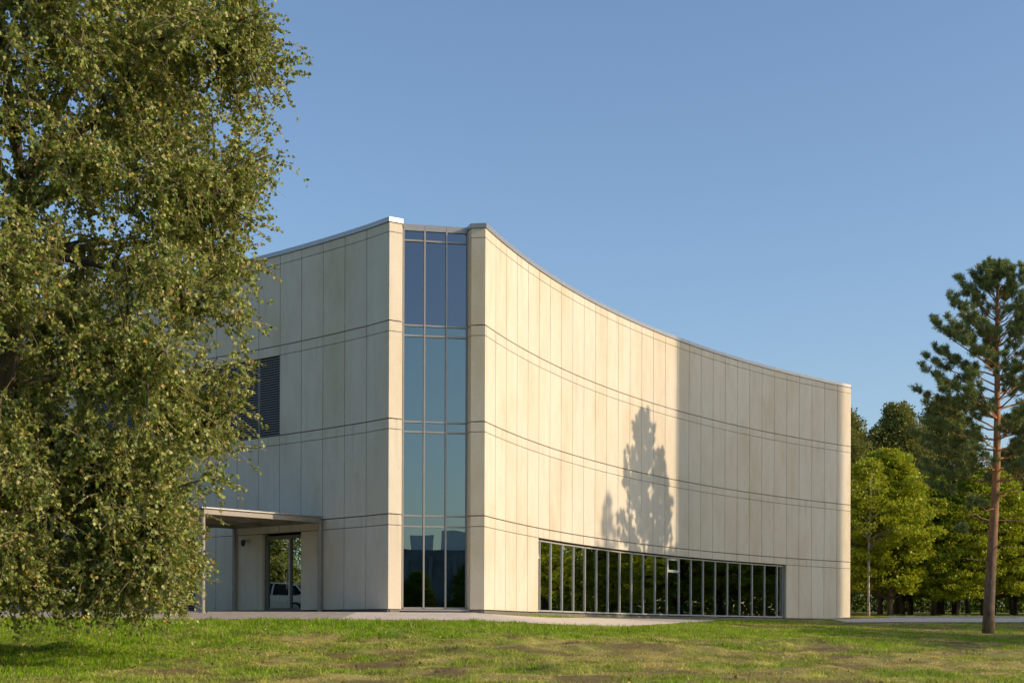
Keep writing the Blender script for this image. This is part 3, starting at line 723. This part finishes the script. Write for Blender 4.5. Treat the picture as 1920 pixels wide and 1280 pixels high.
def pine(base, height, seed, lean=(0, 0), dens=1.0, r0=.25, low=.20, spread=3.7, ysq=1.0):
    rng = np.random.default_rng(seed); root = empty('pine_tree', base)
    H = height; mb = MB(); zs = np.linspace(-.2, H, 14)
    cx = lambda z: (lean[0] * z / H + .10 * math.sin(z * .42 + seed), lean[1] * z / H + .08 * math.sin(z * .33 + 1 + seed))
    rad = [r0 * (1.18 if z < .2 else 1) * (1 - .93 * max(z, 0) / H) ** .8 + .012 for z in zs]
    mb.tube([(*cx(z), z) for z in zs], rad, 12); tr = mb.build('trunk', PBARK, root, True)
    br = MB(); TP, TD = [], []
    z = H * low
    while z < H - .25:
        u = z / H; bare = u < .40
        nb = rng.integers(3, 6) if not bare else rng.integers(1, 4)
        ph = rng.uniform(0, 6.28)
        for k in range(nb):
            th = ph + k * 6.283 / nb + rng.normal() * .3
            prof = np.interp(u, [.2, .36, .5, .6, .72, .82, .9, .96, 1], [.55, .9, 1.0, 1.0, .95, .72, .46, .24, .06]) * spread
            L = prof * rng.uniform(.72, 1.12)
            rise = np.interp(u, [.2, .45, .65, .85, 1], [-.02, .16, .42, .8, 1.4]) + rng.normal() * .10
            yq = math.hypot(math.cos(th), math.sin(th) * ysq); L *= yq; d0 = np.array([math.cos(th) / yq, math.sin(th) * ysq / yq, rise]); d0 /= np.linalg.norm(d0)
            s = np.array([*cx(z), z]); e = s + d0 * L + np.array([0, 0, .10 * L]); mid = s + d0 * L * .55 + np.array([0, 0, -.05 * L])
            q = quad(s, mid, e, 8) + np.r_[np.zeros((1, 3)), rng.normal(size=(7, 3)) * .03 * L ** .5]
            br.tube(q, np.linspace(.014 + .009 * L, .006, 8), 5)
            if bare and rng.random() < .60: continue
            side = np.array([-d0[1], d0[0], 0]); side /= np.linalg.norm(side)
            nc = int((2.2 + 2.4 * L) * dens)
            for j in range(nc):
                t = (j + rng.uniform(.2, .9)) / nc; t = .22 + .78 * t if not bare else .6 + .4 * t
                b = (1 - t) ** 2 * s + 2 * t * (1 - t) * mid + t * t * e
                off = rng.uniform(.15, .75) * (1.25 - .75 * t) * min(1, .4 + L / 3.5)
                dr = unit(d0 * rng.uniform(.3, .9) + side * rng.choice([-1, 1]) * rng.uniform(.15, 1) + np.array([0, 0, rng.uniform(.05, .75)])); tip = b + dr * off
                br.tube([b, b + dr * off * .6, tip], [.012, .009, .005], 3, cap=False)
                cr = rng.uniform(.14, .29) * (1 if L > 1.2 else .8); nt = int(5 + 44 * cr)
                for _ in range(nt):
                    o_ = unit(rng.normal(size=3)) * cr * rng.uniform(.25, 1) * np.array([1, 1, .72]); q_ = tip + o_
                    br.tube([tip - dr * .05, q_], [.005, .003], 3, cap=False)
                    TP.append(q_); TD.append(unit(o_ / cr + dr * .4 + np.array([0, 0, .6])))
            TP.append(e); TD.append(unit(d0 + np.array([0, 0, .4])))
        z += rng.uniform(.30, .50) * (1 if not bare else 1.25)
    top = np.array([*cx(H), H])
    for k in range(9): TP.append(top + np.array([0, 0, -.07 * k])); TD.append(unit(rng.normal(size=3) * .5 + np.array([0, 0, 1])))
    TP = np.array(TP); TD = np.array(TD)
    V, Fc = tufts(TP, TD, rng); br.build('branches', PBARK, root); soup('crown', V, Fc, NEEDLE, root)
    return root

# the pine on the lawn stands where its shadow falls on the facade
YP = 62.5; XP = (1857 + .0036 * 0 - 960) / F * YP
zP = float(Hgt(XP, YP)); HP = (HZ - 497 + 3.2) / F * YP - zP
tag(pine((XP, YP, zP), HP, 11, lean=(.36, 0), ysq=.78, dens=1.15, r0=.235), 'tall pine with reddish trunk standing alone on the lawn at the right', 'tree')

def broadleaf(name, height, rad, zlow, seed, mat, nclump=150, per=60, size=.2, clump=.55, trunk_r=.16, bark=None, flat=.45, top=.62, droop=-.35):
    """tree with trunk, limbs and a crown of leaf clumps set on an uneven envelope"""
    rng = np.random.default_rng(seed); root = empty(name, (0, 0, 0)); mb = MB(); H = height
    zs = np.linspace(-.2, H * .9, 9); wob = rng.normal(size=2) * .15
    ax = lambda z: (wob[0] * math.sin(z * .5), wob[1] * math.sin(z * .4 + 1))
    mb.tube([(*ax(z), z) for z in zs], [trunk_r * (1.2 if z < .1 else 1) * (1 - .85 * z / H) + .015 for z in zs], 9)
    lob = rng.uniform(.62, 1.22, 9)
    P, A, S = [], [], []
    for i in range(nclump):
        u = rng.uniform(0, 1) ** .85; z = zlow + (H - zlow) * u; th = rng.uniform(0, 6.283)
        env = rad * np.interp(u, [0, .12, .35, top, .85, 1], [.55, .82, 1, .92, .55, .10]) * lob[int(th / 6.283 * 9) % 9] * rng.uniform(.85, 1.1)
        f = math.sqrt(rng.uniform(.12, 1)); c = np.array([math.cos(th) * env * f, math.sin(th) * env * f, z])
        if f > .5 and i % 3 == 0:
            s = np.array([*ax(max(z - rad * .35, zlow * .6)), max(z - rad * .35, zlow * .6)])
            mb.tube(quad(s, (s + c) / 2 + np.array([0, 0, .15]), c, 5), np.linspace(.05 * trunk_r / .16, .012, 5), 4)
        n = int(per * rng.uniform(.6, 1.4)); cr = clump * rng.uniform(.7, 1.4)
        d = unit(rng.normal(size=(n, 3))) * (rng.uniform(.35, 1, (n, 1)) ** .6); d[:, 2] *= flat
        out = unit(c * np.array([1, 1, .0]) + 1e-6)
        P.append(c + d * cr); A.append(unit(d * .6 + out * .5 + rng.normal(size=(n, 3)) * .45 + np.array([0, 0, droop]))); S.append(rng.uniform(.6, 1.2, n) * size)
    for i in range(7):                                        # leaders that break the outline of the top
        th = rng.uniform(0, 6.283); r_ = rad * rng.uniform(.05, .62); zt = H * rng.uniform(.80, 1.06) - r_ * .25
        for k in range(7):
            f = k / 6; c = np.array([math.cos(th) * r_, math.sin(th) * r_, zt - (1 - f) * H * .15]); n = int(per * .55); cr = clump * (1.0 - .72 * f)
            d = unit(rng.normal(size=(n, 3))) * (rng.uniform(.2, 1, (n, 1)) ** .6)
            P.append(c + d * cr); A.append(unit(d + np.array([0, 0, .5]) + rng.normal(size=(n, 3)) * .5)); S.append(rng.uniform(.6, 1.1, n) * size)
    V, Fc = leaves(np.concatenate(P), np.concatenate(A), np.concatenate(S), rng, .42, .12)
    mb.build('trunk', bark or BARK, root, True); soup('crown', V, Fc, mat, root)
    return root

LEAF_M = leaf_mat('maple_leaf', [(0, (.20, .31, .014)), (.5, (.36, .44, .024)), (.85, (.46, .50, .028)), (.95, (.50, .42, .035)), (1, (.42, .22, .03))], .45, .02)
LEAF_D = leaf_mat('dark_leaf', [(0, (.10, .13, .03)), (.5, (.19, .21, .052)), (.9, (.28, .28, .075)), (1, (.34, .30, .10))], .25, .015)
LEAF_G = leaf_mat('mid_leaf', [(0, (.08, .15, .014)), (.6, (.14, .22, .022)), (1, (.20, .27, .03))], .34, .015)
BIRCH = simple('birch_bark', (.36, .33, .28), .8, var=.5, scale=5)

maple = [broadleaf('maple_tree', 10.2, 3.5, 1.6, 101, LEAF_M, 380, 95, .20, .66, droop=-.25, flat=.38),
         broadleaf('maple_tree', 9.2, 3.2, 1.5, 102, LEAF_M, 340, 95, .20, .64, droop=-.25, flat=.38)]
mid = [broadleaf('lime_tree', 9.6, 3.0, 1.7, 111, LEAF_G, 340, 95, .18, .64)]
dark = [broadleaf('oak_tree', 15.8, 4.4, 2.4, 121, LEAF_D, 560, 110, .185, .78, .26, flat=.7), broadleaf('oak_tree', 14.6, 4.0, 2.2, 122, LEAF_D, 520, 110, .185, .74, .24, flat=.7)]
used = set()
def place(pool, k, x, y, sc, rz, label, cat, group=None, sz=1.0):
    src = pool[k % len(pool)]
    o = src if src.name not in used else copy_tree(src)
    used.add(src.name); used.add(o.name)
    o.location = (x, y, float(Hgt(x, y))); o.scale = (sc * sz, sc * sz, sc); o.rotation_euler = (0, 0, rz)
    return tag(o, label, cat, group)
gM, gD, gO = 'young maples along the drive', 'tall dark trees behind the maples', 'trees beyond the right edge of the lawn'
place(maple, 0, 23.3, 89.5, 1.0, .4, 'bright yellow-green maple right beside the building end', 'tree', gM)
place(maple, 1, 30.2, 91.5, 1.0, 2.2, 'yellow-green maple just left of the pine trunk', 'tree', gM)
place(maple, 1, 27.6, 89.8, .74, 5.1, 'smaller yellow-green maple in front of the mid green tree', 'tree', gM)
place(mid, 0, 26.9, 92.5, .93, 1.1, 'mid green tree between the two yellow-green maples', 'tree', gM)
place(maple, 1, 34.2, 93.0, .9, 4.0, 'yellow-green tree right of the pine trunk at the right edge', 'tree', gM)
place(maple, 0, 41.5, 92, .75, 3.0, 'maple further along the drive beyond the right edge', 'tree', gM)
for i, (x, y, s, sz, lb) in enumerate([(23.4, 104, .92, 1.0, 'tall dark tree rising behind the first maple beside the building'), (28.2, 106, 1.03, .85, 'tallest dark tree with a spiky top behind the maples'),
        (32.2, 108, 1.0, .8, 'dark tree behind the pine, left of its trunk'), (36.5, 105, .80, 1.0, 'dark tree behind the pine, right of its trunk'), (42.5, 104, .70, 1.0, 'shaded dark tree at the far right behind the pine'), (26.0, 112, .98, 1.0, 'dark tree in the back row between the two nearest dark ones'), (31, 115, .9, 1.0, 'dark tree in the back row left of the pine'), (37, 117, .78, 1.0, 'dark tree in the back row right of the pine'), (21.0, 110, .90, 1.0, 'dark tree in the back row half hidden by the building end')]):
    place(dark, i, x, y, s, i * 1.7 + .3, lb, 'tree', gD, sz)
# the birch
bt = broadleaf('birch_tree', 9.5, 1.8, 3.6, 131, LEAF_M, 110, 60, .16, .5, .075, BIRCH)
bt.location = (21.6, 87.2, float(Hgt(21.6, 87.2))); tag(bt, 'slim pale trunked birch in front of the first maple', 'tree')
# rows of slim trunks seen under the crowns
for i, (x, y, r) in enumerate([(25.0, 98, .2), (26.2, 97, .22), (27.6, 100, .18), (28.9, 97.5, .24), (30.4, 99, .22), (31.6, 97, .2), (33.0, 99, .24), (34.2, 98, .2)]):
    k = place(mid if i % 2 else dark, i, x, y, .62 if i % 2 == 0 else .8, i * 1.3, ['first', 'second', 'third', 'fourth', 'fifth', 'sixth', 'seventh', 'eighth'][i] + ' dark trunk from the left in the row under the maple crowns', 'tree', 'dark trunks in the shade under the maples')
# understorey, one continuous mass
rg = np.random.default_rng(9); n = 110000
ux = rg.uniform(18, 95, n); uy = rg.uniform(127, 133, n); uz = rg.uniform(0, 1, n) * (4.6 + 3.2 * nz2(ux, uy, 3, 5))
V, Fc = leaves(np.c_[ux, uy, Hgt(ux, uy) + uz], unit(rg.normal(size=(n, 3)) + np.array([0, -.3, -.2])), rg.uniform(.2, .36, n), rg)
n = 90000; tt = rg.uniform(0, 1, n); wx = 100 + 4 * tt + rg.uniform(0, 5, n); wy = 62 + 100 * tt; wz = rg.uniform(0, 1, n) * (5 + 4 * nz2(wx, wy, 4, 6))
V2_, F2_ = leaves(np.c_[wx, wy, Hgt(wx, wy) + wz], unit(rg.normal(size=(n, 3)) + np.array([-.3, 0, -.2])), rg.uniform(.25, .5, n), rg)
F2_ = F2_ + len(V); V = np.concatenate([V, V2_]); Fc = np.concatenate([Fc, F2_])
tag(soup('undergrowth', V, Fc, LEAF_G), 'light green undergrowth at the back of the trees', 'undergrowth', kind='stuff')

# trees right of the frame: they shade the lawn and stand in the window reflections
for i, (x, y, s) in enumerate([(30.5, 41, .86), (31.6, 44.6, .90), (30.2, 48.2, .86), (32.2, 51.6, .90), (31, 37.4, .84), (33.5, 54.4, .92)]):
    place(mid, 0, x, y, s, i * 2.1, 'small round tree in the row on the lawn beyond the right edge', 'tree', gO, 1.15)
for i, (x, y, s) in enumerate([(62, 84, 1.0), (66, 91, 1.1), (72, 86, 1.0), (77, 93, 1.15), (83, 88, 1.0), (68, 101, 1.1)]):
    place([mid[0], maple[0]], i, x, y, s * 1.25, i * 1.9, 'green tree in the wood beyond the right edge', 'tree', gO)
for i, (x, y) in enumerate([(63, 108), (72, 106), (81, 103), (90, 98)]):
    place(dark, i, x, y, 1.05, i * 2.3, 'tall dark tree in the wood beyond the right edge', 'tree', gO, 1.2)
for i, (x, y, s) in enumerate([(-46, 50, .95), (-48, 58, 1.1), (-47, 66, 1.0), (-50, 75, 1.1), (-44, 43, .9)]):
    place(dark, i, x, y, s * .75, i * 1.4, 'dark tree on the far side of the yard beyond the left edge', 'tree', 'trees beyond the left edge', 1.2)
n = 30000; hy = rg.uniform(36, 84, n); hx = -53 + rg.uniform(-1, 1, n) - .05 * (hy - 60); hz = rg.uniform(0, 1, n) * (3.2 + 1.2 * nz2(hx, hy, 3, 15))
V, Fc = leaves(np.c_[hx, hy, Hgt(hx, hy) + hz], unit(rg.normal(size=(n, 3)) + np.array([.3, 0, -.2])), rg.uniform(.15, .3, n), rg)
tag(soup('hedge', V, Fc, LEAF_D), 'long dark hedge on the far side of the yard beyond the left edge', 'hedge')
p2 = pine((28.9, 62.4, float(Hgt(28.9, 62.4))), 17.2, 23, spread=3.2, dens=.7, ysq=.6)
tag(p2, 'pine beyond the right edge whose shadow meets the facade', 'tree', gO)
p3 = pine((48.2, 51.9, float(Hgt(48.2, 51.9))), 24.4, 29, spread=3.2, dens=.42, ysq=.75)
tag(p3, 'taller pine further off beyond the right edge', 'tree', gO)

# ------------------------------------------------------------------ neighbours outside the frame (their shadow and reflection show)
s2 = Vector((math.cos(R_(SUN_AZ)), -math.sin(R_(SUN_AZ)))); n2 = Vector((math.sin(R_(SUN_AZ)), math.cos(R_(SUN_AZ))))
def perp(pt): return V2(pt).dot(n2)
e0 = perp(V2(RP[17])) - .02; e1 = perp(V2(RP[31])) - .62
nb = tag(empty('apartment_tower', (0, 0, 0)), 'tall plain apartment tower off to the right that shades the far end of the facade', 'apartment tower')
cc = n2 * (e0 + e1) / 2; wN = e1 - e0; c = cc + s2 * 66; rzN = math.atan2(s2.y, s2.x)
TOWER = simple('tower_render', (.36, .34, .31), .85)
mb = MB(); mb.box((c.x, c.y, 20.5), (14, wN, 41), rzN); mb.build('wall', TOWER, nb)
for fl in range(12):
    for k in range(4):
        q = c - s2 * 7.01 + n2 * (k - 1.5) * wN / 4.4
        w_ = MB(); w_.box((q.x, q.y, 3 + fl * 3.1), (.06, 1.8, 1.5), rzN); w_.build('window', INT_D, nb)
mb = MB(); mb.box((c.x, c.y, 41.2), (14.3, wN - .0, .4), rzN); mb.build('coping', COPING, nb)

DKGL = simple('neighbour_dark_glazing', (.15, .17, .20), .25, var=.4, scale=.5); LT = simple('neighbour_white_cladding', (.88, .88, .86), .6)
ob = tag(empty('low_office', (42, -76, -1.6), R_(20)), 'long low office with dark glazing and white roof units behind the camera', 'office building')
mb = MB(); mb.box((0, 0, 5.75), (70, 14, 11.5)); mb.build('wall', DKGL, ob)
for k in range(24):
    mb = MB(); mb.box((-33.5 + k * 2.9, 7.06, 5.2), (.5, .3, 11.0)); mb.build('mullion', simple('neighbour_mullion', (.26, .27, .30), .6) if k == 0 else bpy.data.materials['neighbour_mullion'], ob)
for x, w_, h in ((-6, 4, 1.5), (.2, 2.6, 1.7), (4.4, 3.6, 2.2), (9, 3, 1.3), (-13, 5, 1.4)):
    mb = MB(); mb.box((x, 2, 11.5 + h / 2), (w_, 5, h)); mb.build('roof_unit', LT, ob)
mb = MB(); mb.box((0, 9.5, 2.5), (70, .3, 5.0)); mb.build('screen_wall', simple('screen_wall_render', (.20, .23, .21), .8), ob)
for i, (x, y, s) in enumerate([(31, -61, .92), (36, -60, .86), (41.5, -57, .98), (26, -63, .9), (47, -55, .8)]):
    place(mid, 0, x, y, s, i * 1.2, 'small street tree before the low office behind the camera', 'tree', 'street trees behind the camera')

# ------------------------------------------------------------------ parked cars behind the drooping branches
def car(paint_col, name='parked_car'):
    root = empty(name, (0, 0, 0)); paint = simple('car_paint_' + str(round(paint_col[0], 2)), paint_col, .25, .1, var=.02)
    CG = bpy.data.materials.get('car_glass') or simple('car_glass', (.02, .025, .03), .06, 0, .8, var=.02)
    TY = bpy.data.materials.get('tyre_rubber') or simple('tyre_rubber', (.02, .02, .02), .8)
    # lower body: cross-sections along x (length 4.3), half width y, z profile
    secs = [(-2.12, .62, .42, .72), (-2.02, .80, .28, .90), (-1.4, .87, .22, .96), (-.4, .89, .20, .95), (.6, .89, .20, .93), (1.3, .87, .22, .88), (1.9, .80, .26, .74), (2.14, .62, .38, .60)]
    mb = MB(); vs = []; m_ = 10
    for x, w_, z0, z1 in secs:
        prof = [(-w_ * .86, z0), (-w_, z0 + .12), (-w_ * 1.02, (z0 + z1) / 2 + .05), (-w_ * .97, z1 - .08), (-w_ * .86, z1), (w_ * .86, z1), (w_ * .97, z1 - .08), (w_ * 1.02, (z0 + z1) / 2 + .05), (w_, z0 + .12), (w_ * .86, z0)]
        vs += [(x, y, z) for y, z in prof]
    fs = [(i * m_ + k, i * m_ + (k + 1) % m_, (i + 1) * m_ + (k + 1) % m_, (i + 1) * m_ + k) for i in range(len(secs) - 1) for k in range(m_)]
    fs += [tuple(range(m_ - 1, -1, -1)), tuple(range((len(secs) - 1) * m_, len(secs) * m_))]
    mb.add(vs, fs)
    # cabin roof shell and pillars
    rp = [(-1.72, .94, .80), (-1.28, 1.40, .66), (-.7, 1.49, .64), (.05, 1.47, .64), (.42, 1.38, .66), (1.12, .92, .80)]
    for i in range(1, 4):
        (x0, z0, w0), (x1, z1, w1) = rp[i], rp[i + 1]
        mb.hexa([(x0, -w0, z0 - .05), (x1, -w1, z1 - .05), (x1, w1, z1 - .05), (x0, w0, z0 - .05)], [(x0, -w0 * .96, z0), (x1, -w1 * .96, z1), (x1, w1 * .96, z1), (x0, w0 * .96, z0)])
    for s in (-1, 1):
        for (x0, z0, y0, x1, z1, y1) in ((-1.70, .92, .80, -1.28, 1.38, .655), (1.12, .90, .80, .42, 1.37, .655), (-.25, .93, .86, -.30, 1.43, .645)):
            mb.beam((x0, s * y0, z0), (x1, s * y1, z1), .06, .05)
    mb.build('body', paint, root)
    for (i0, nm) in ((0, 'rear_window'), (4, 'windscreen')):
        (x0, z0, w0), (x1, z1, w1) = rp[i0], rp[i0 + 1]
        g_ = MB(); g_.hexa([(x0, -w0 * .93, z0), (x0, w0 * .93, z0), (x0 * .98, w0 * .93, z0 - .03), (x0 * .98, -w0 * .93, z0 - .03)], [(x1, -w1 * .93, z1 - .02), (x1, w1 * .93, z1 - .02), (x1 * .97, w1 * .93, z1 - .05), (x1 * .97, -w1 * .93, z1 - .05)])
        g_.build(nm, CG, root)
    for s in (-1, 1):
        for pts in (((-1.5, .93), (-.33, .93), (-.36, 1.40), (-1.18, 1.36)), ((-.2, .93), (.98, .92), (.40, 1.33), (-.24, 1.41))):
            g_ = MB(); yy = lambda z: s * (.865 - (z - .93) * .44)
            q = [(x, yy(z), z) for x, z in pts]; q2 = [(x, yy(z) - s * .03, z) for x, z in pts]
            g_.hexa(q, q2); g_.build('side_window', CG, root)
        g_ = MB(); g_.box((2.02, s * .60, .66), (.16, .34, .14)); g_.build('headlight', ALU_L, root)
        g_ = MB(); g_.box((-2.06, s * .62, .78), (.12, .26, .18)); g_.build('tail_light', bpy.data.materials.get('tail_light_red') or simple('tail_light_red', (.35, .02, .02), .3), root)
        for x in (-1.32, 1.32):
            wmb = MB(); wmb.tube([(x, s * y, .31) for y in (.66, .70, .86, .90)], [.26, .315, .315, .27], 22); wh = wmb.build('wheel', TY, root)
            rm = MB(); rm.tube([(x, s * .885, .31), (x, s * .915, .31)], [.20, .18], 10); rm.build('rim', ALU_L, wh)
    return root
def put(o, x, y, rz, lb): o.location = (x, y, float(Hgt(x, y)) + .02); o.rotation_euler = (0, 0, rz); return tag(o, lb, 'car', 'cars parked behind the big tree')
put(car((.72, .73, .74)), -15.6, 51.0, R_(8), 'white car parked on the paving behind the drooping tree, nearer the left edge')
put(car((.34, .37, .41)), -17.9, 58.5, R_(12), 'silver grey car parked on the paving behind the tree, nearer the canopy')
put(car((.70, .71, .72)), -20.5, 55.0, R_(100), 'white car beyond the left edge, mirrored in the glass door') 

# ------------------------------------------------------------------ grass blades
def grass(n, x0, x1, y0, y1, hgt, wd, seed, keep):
    rg = np.random.default_rng(seed); X = rg.uniform(x0, x1, n); Y = rg.uniform(y0, y1, n); k = keep(X, Y); X, Y = X[k], Y[k]
    col, dry, soil = grass_tone(X, Y); k = rg.random(len(X)) > soil * 1.1; X, Y, col, dry = X[k], Y[k], col[k], dry[k]; n = len(X)
    tuft = nz2(X, Y, .35, 91); edge = near_edge(X) - Y
    h = hgt * (.3 + 1.25 * tuft) * rg.uniform(.5, 1.3, n) * (1.15 - .6 * dry) * (1 + .5 * (1 - sstep(.3, 3.5, np.abs(edge - 2.6))))
    th = rg.uniform(0, 6.283, n); ln = rg.uniform(.15, .9, n) * (1 + .6 * dry); ld = rg.uniform(0, 6.283, n)
    z = Hgt(X, Y) - .01; w_ = wd * rg.uniform(.6, 1.3, n)
    P = np.c_[X, Y, z]; s = np.c_[np.cos(th), np.sin(th), np.zeros(n)] * w_[:, None]
    up = np.c_[np.cos(ld) * ln * h, np.sin(ld) * ln * h, h * np.maximum(.35, 1 - .35 * ln)]
    m_ = P + up * np.array([.38, .38, .58])
    V = np.stack([P - s, P + s, m_ + s * .75, P + up, m_ - s * .75], 1).reshape(-1, 3)
    b = np.arange(n) * 5; b_ = b[:, None]
    Fq = np.concatenate([b_ + np.array([0, 1, 2]), b_ + np.array([0, 2, 4]), b_ + np.array([4, 2, 3])], 1).reshape(-1, 3)
    tint = 1 + (rg.random((n, 1)) - .5) * .5; stalk = (rg.random(n) < .10)[:, None]
    c = np.where(stalk, np.array([[.52, .46, .21]]), col * tint)
    return V, Fq, np.repeat(c, 5, 0)
frus = lambda X, Y: np.abs(X) < Y * .372 + 3.0
parts = [grass(300000, -18, 18, 23.5, 36, .09, .0085, 1, lambda X, Y: frus(X, Y)),
         grass(240000, -21, 21, 36, 50, .10, .0105, 2, lambda X, Y: frus(X, Y) & (Y < near_edge(X) + .05 * np.sin(X * 9))),
         grass(135000, -2, 30, 44, 75, .085, .012, 3, lambda X, Y: frus(X, Y) & (Y < near_edge(X)) & (Y >= 50)),
         grass(45000, 0, 20, 50, 82, .08, .010, 4, lambda X, Y: (Y > np.interp(X, ARX, ARY) - 1.7) & (Y < np.interp(X, ARX, ARY) - .12)),
         grass(26000, 20.5, 36, 79.6, 98, .10, .02, 5, lambda X, Y: frus(X, Y) & ((Y < 83.4 + .05 * (X - 25)) | (Y > 85.6 + .05 * (X - 25))))]
off = 0; Vs, Fs, Cs = [], [], []
for V, Fq, c in parts: Vs.append(V); Fs.append(Fq + off); Cs.append(c); off += len(V)
BLADE = tone_mat('grass_blade', .9, .45, .3)
tag(soup('grass', np.concatenate(Vs), np.concatenate(Fs), BLADE, cols=np.concatenate(Cs)), 'mown lawn grass, green near the path and straw coloured in patches', 'grass', kind='stuff')

# fallen leaves on the lawn, thickest under the big tree
rg = np.random.default_rng(33); n = 2600
fx = np.r_[rg.normal(-8, 4.0, 700), rg.uniform(-12, 18, 160)]; fy = np.r_[rg.normal(32, 4, 700), rg.uniform(24, 44, 160)]
k = (fy < near_edge(fx) - .1) & (fy > 22); fx, fy = fx[k], fy[k]; n = len(fx)
V, Fc = leaves(np.c_[fx, fy, Hgt(fx, fy) + rg.uniform(.02, .07, n)], unit(np.c_[rg.normal(size=(n, 2)), rg.normal(size=n) * .25]), rg.uniform(.05, .10, n), rg, .4, .12)
LEAF_F = leaf_mat('fallen_leaf', [(0, (.20, .12, .04)), (.6, (.32, .22, .07)), (1, (.42, .34, .09))], .1, .02, .5)
tag(soup('fallen_leaves', V, Fc, LEAF_F), 'yellow and brown fallen leaves scattered over the lawn', 'fallen leaves', kind='stuff')
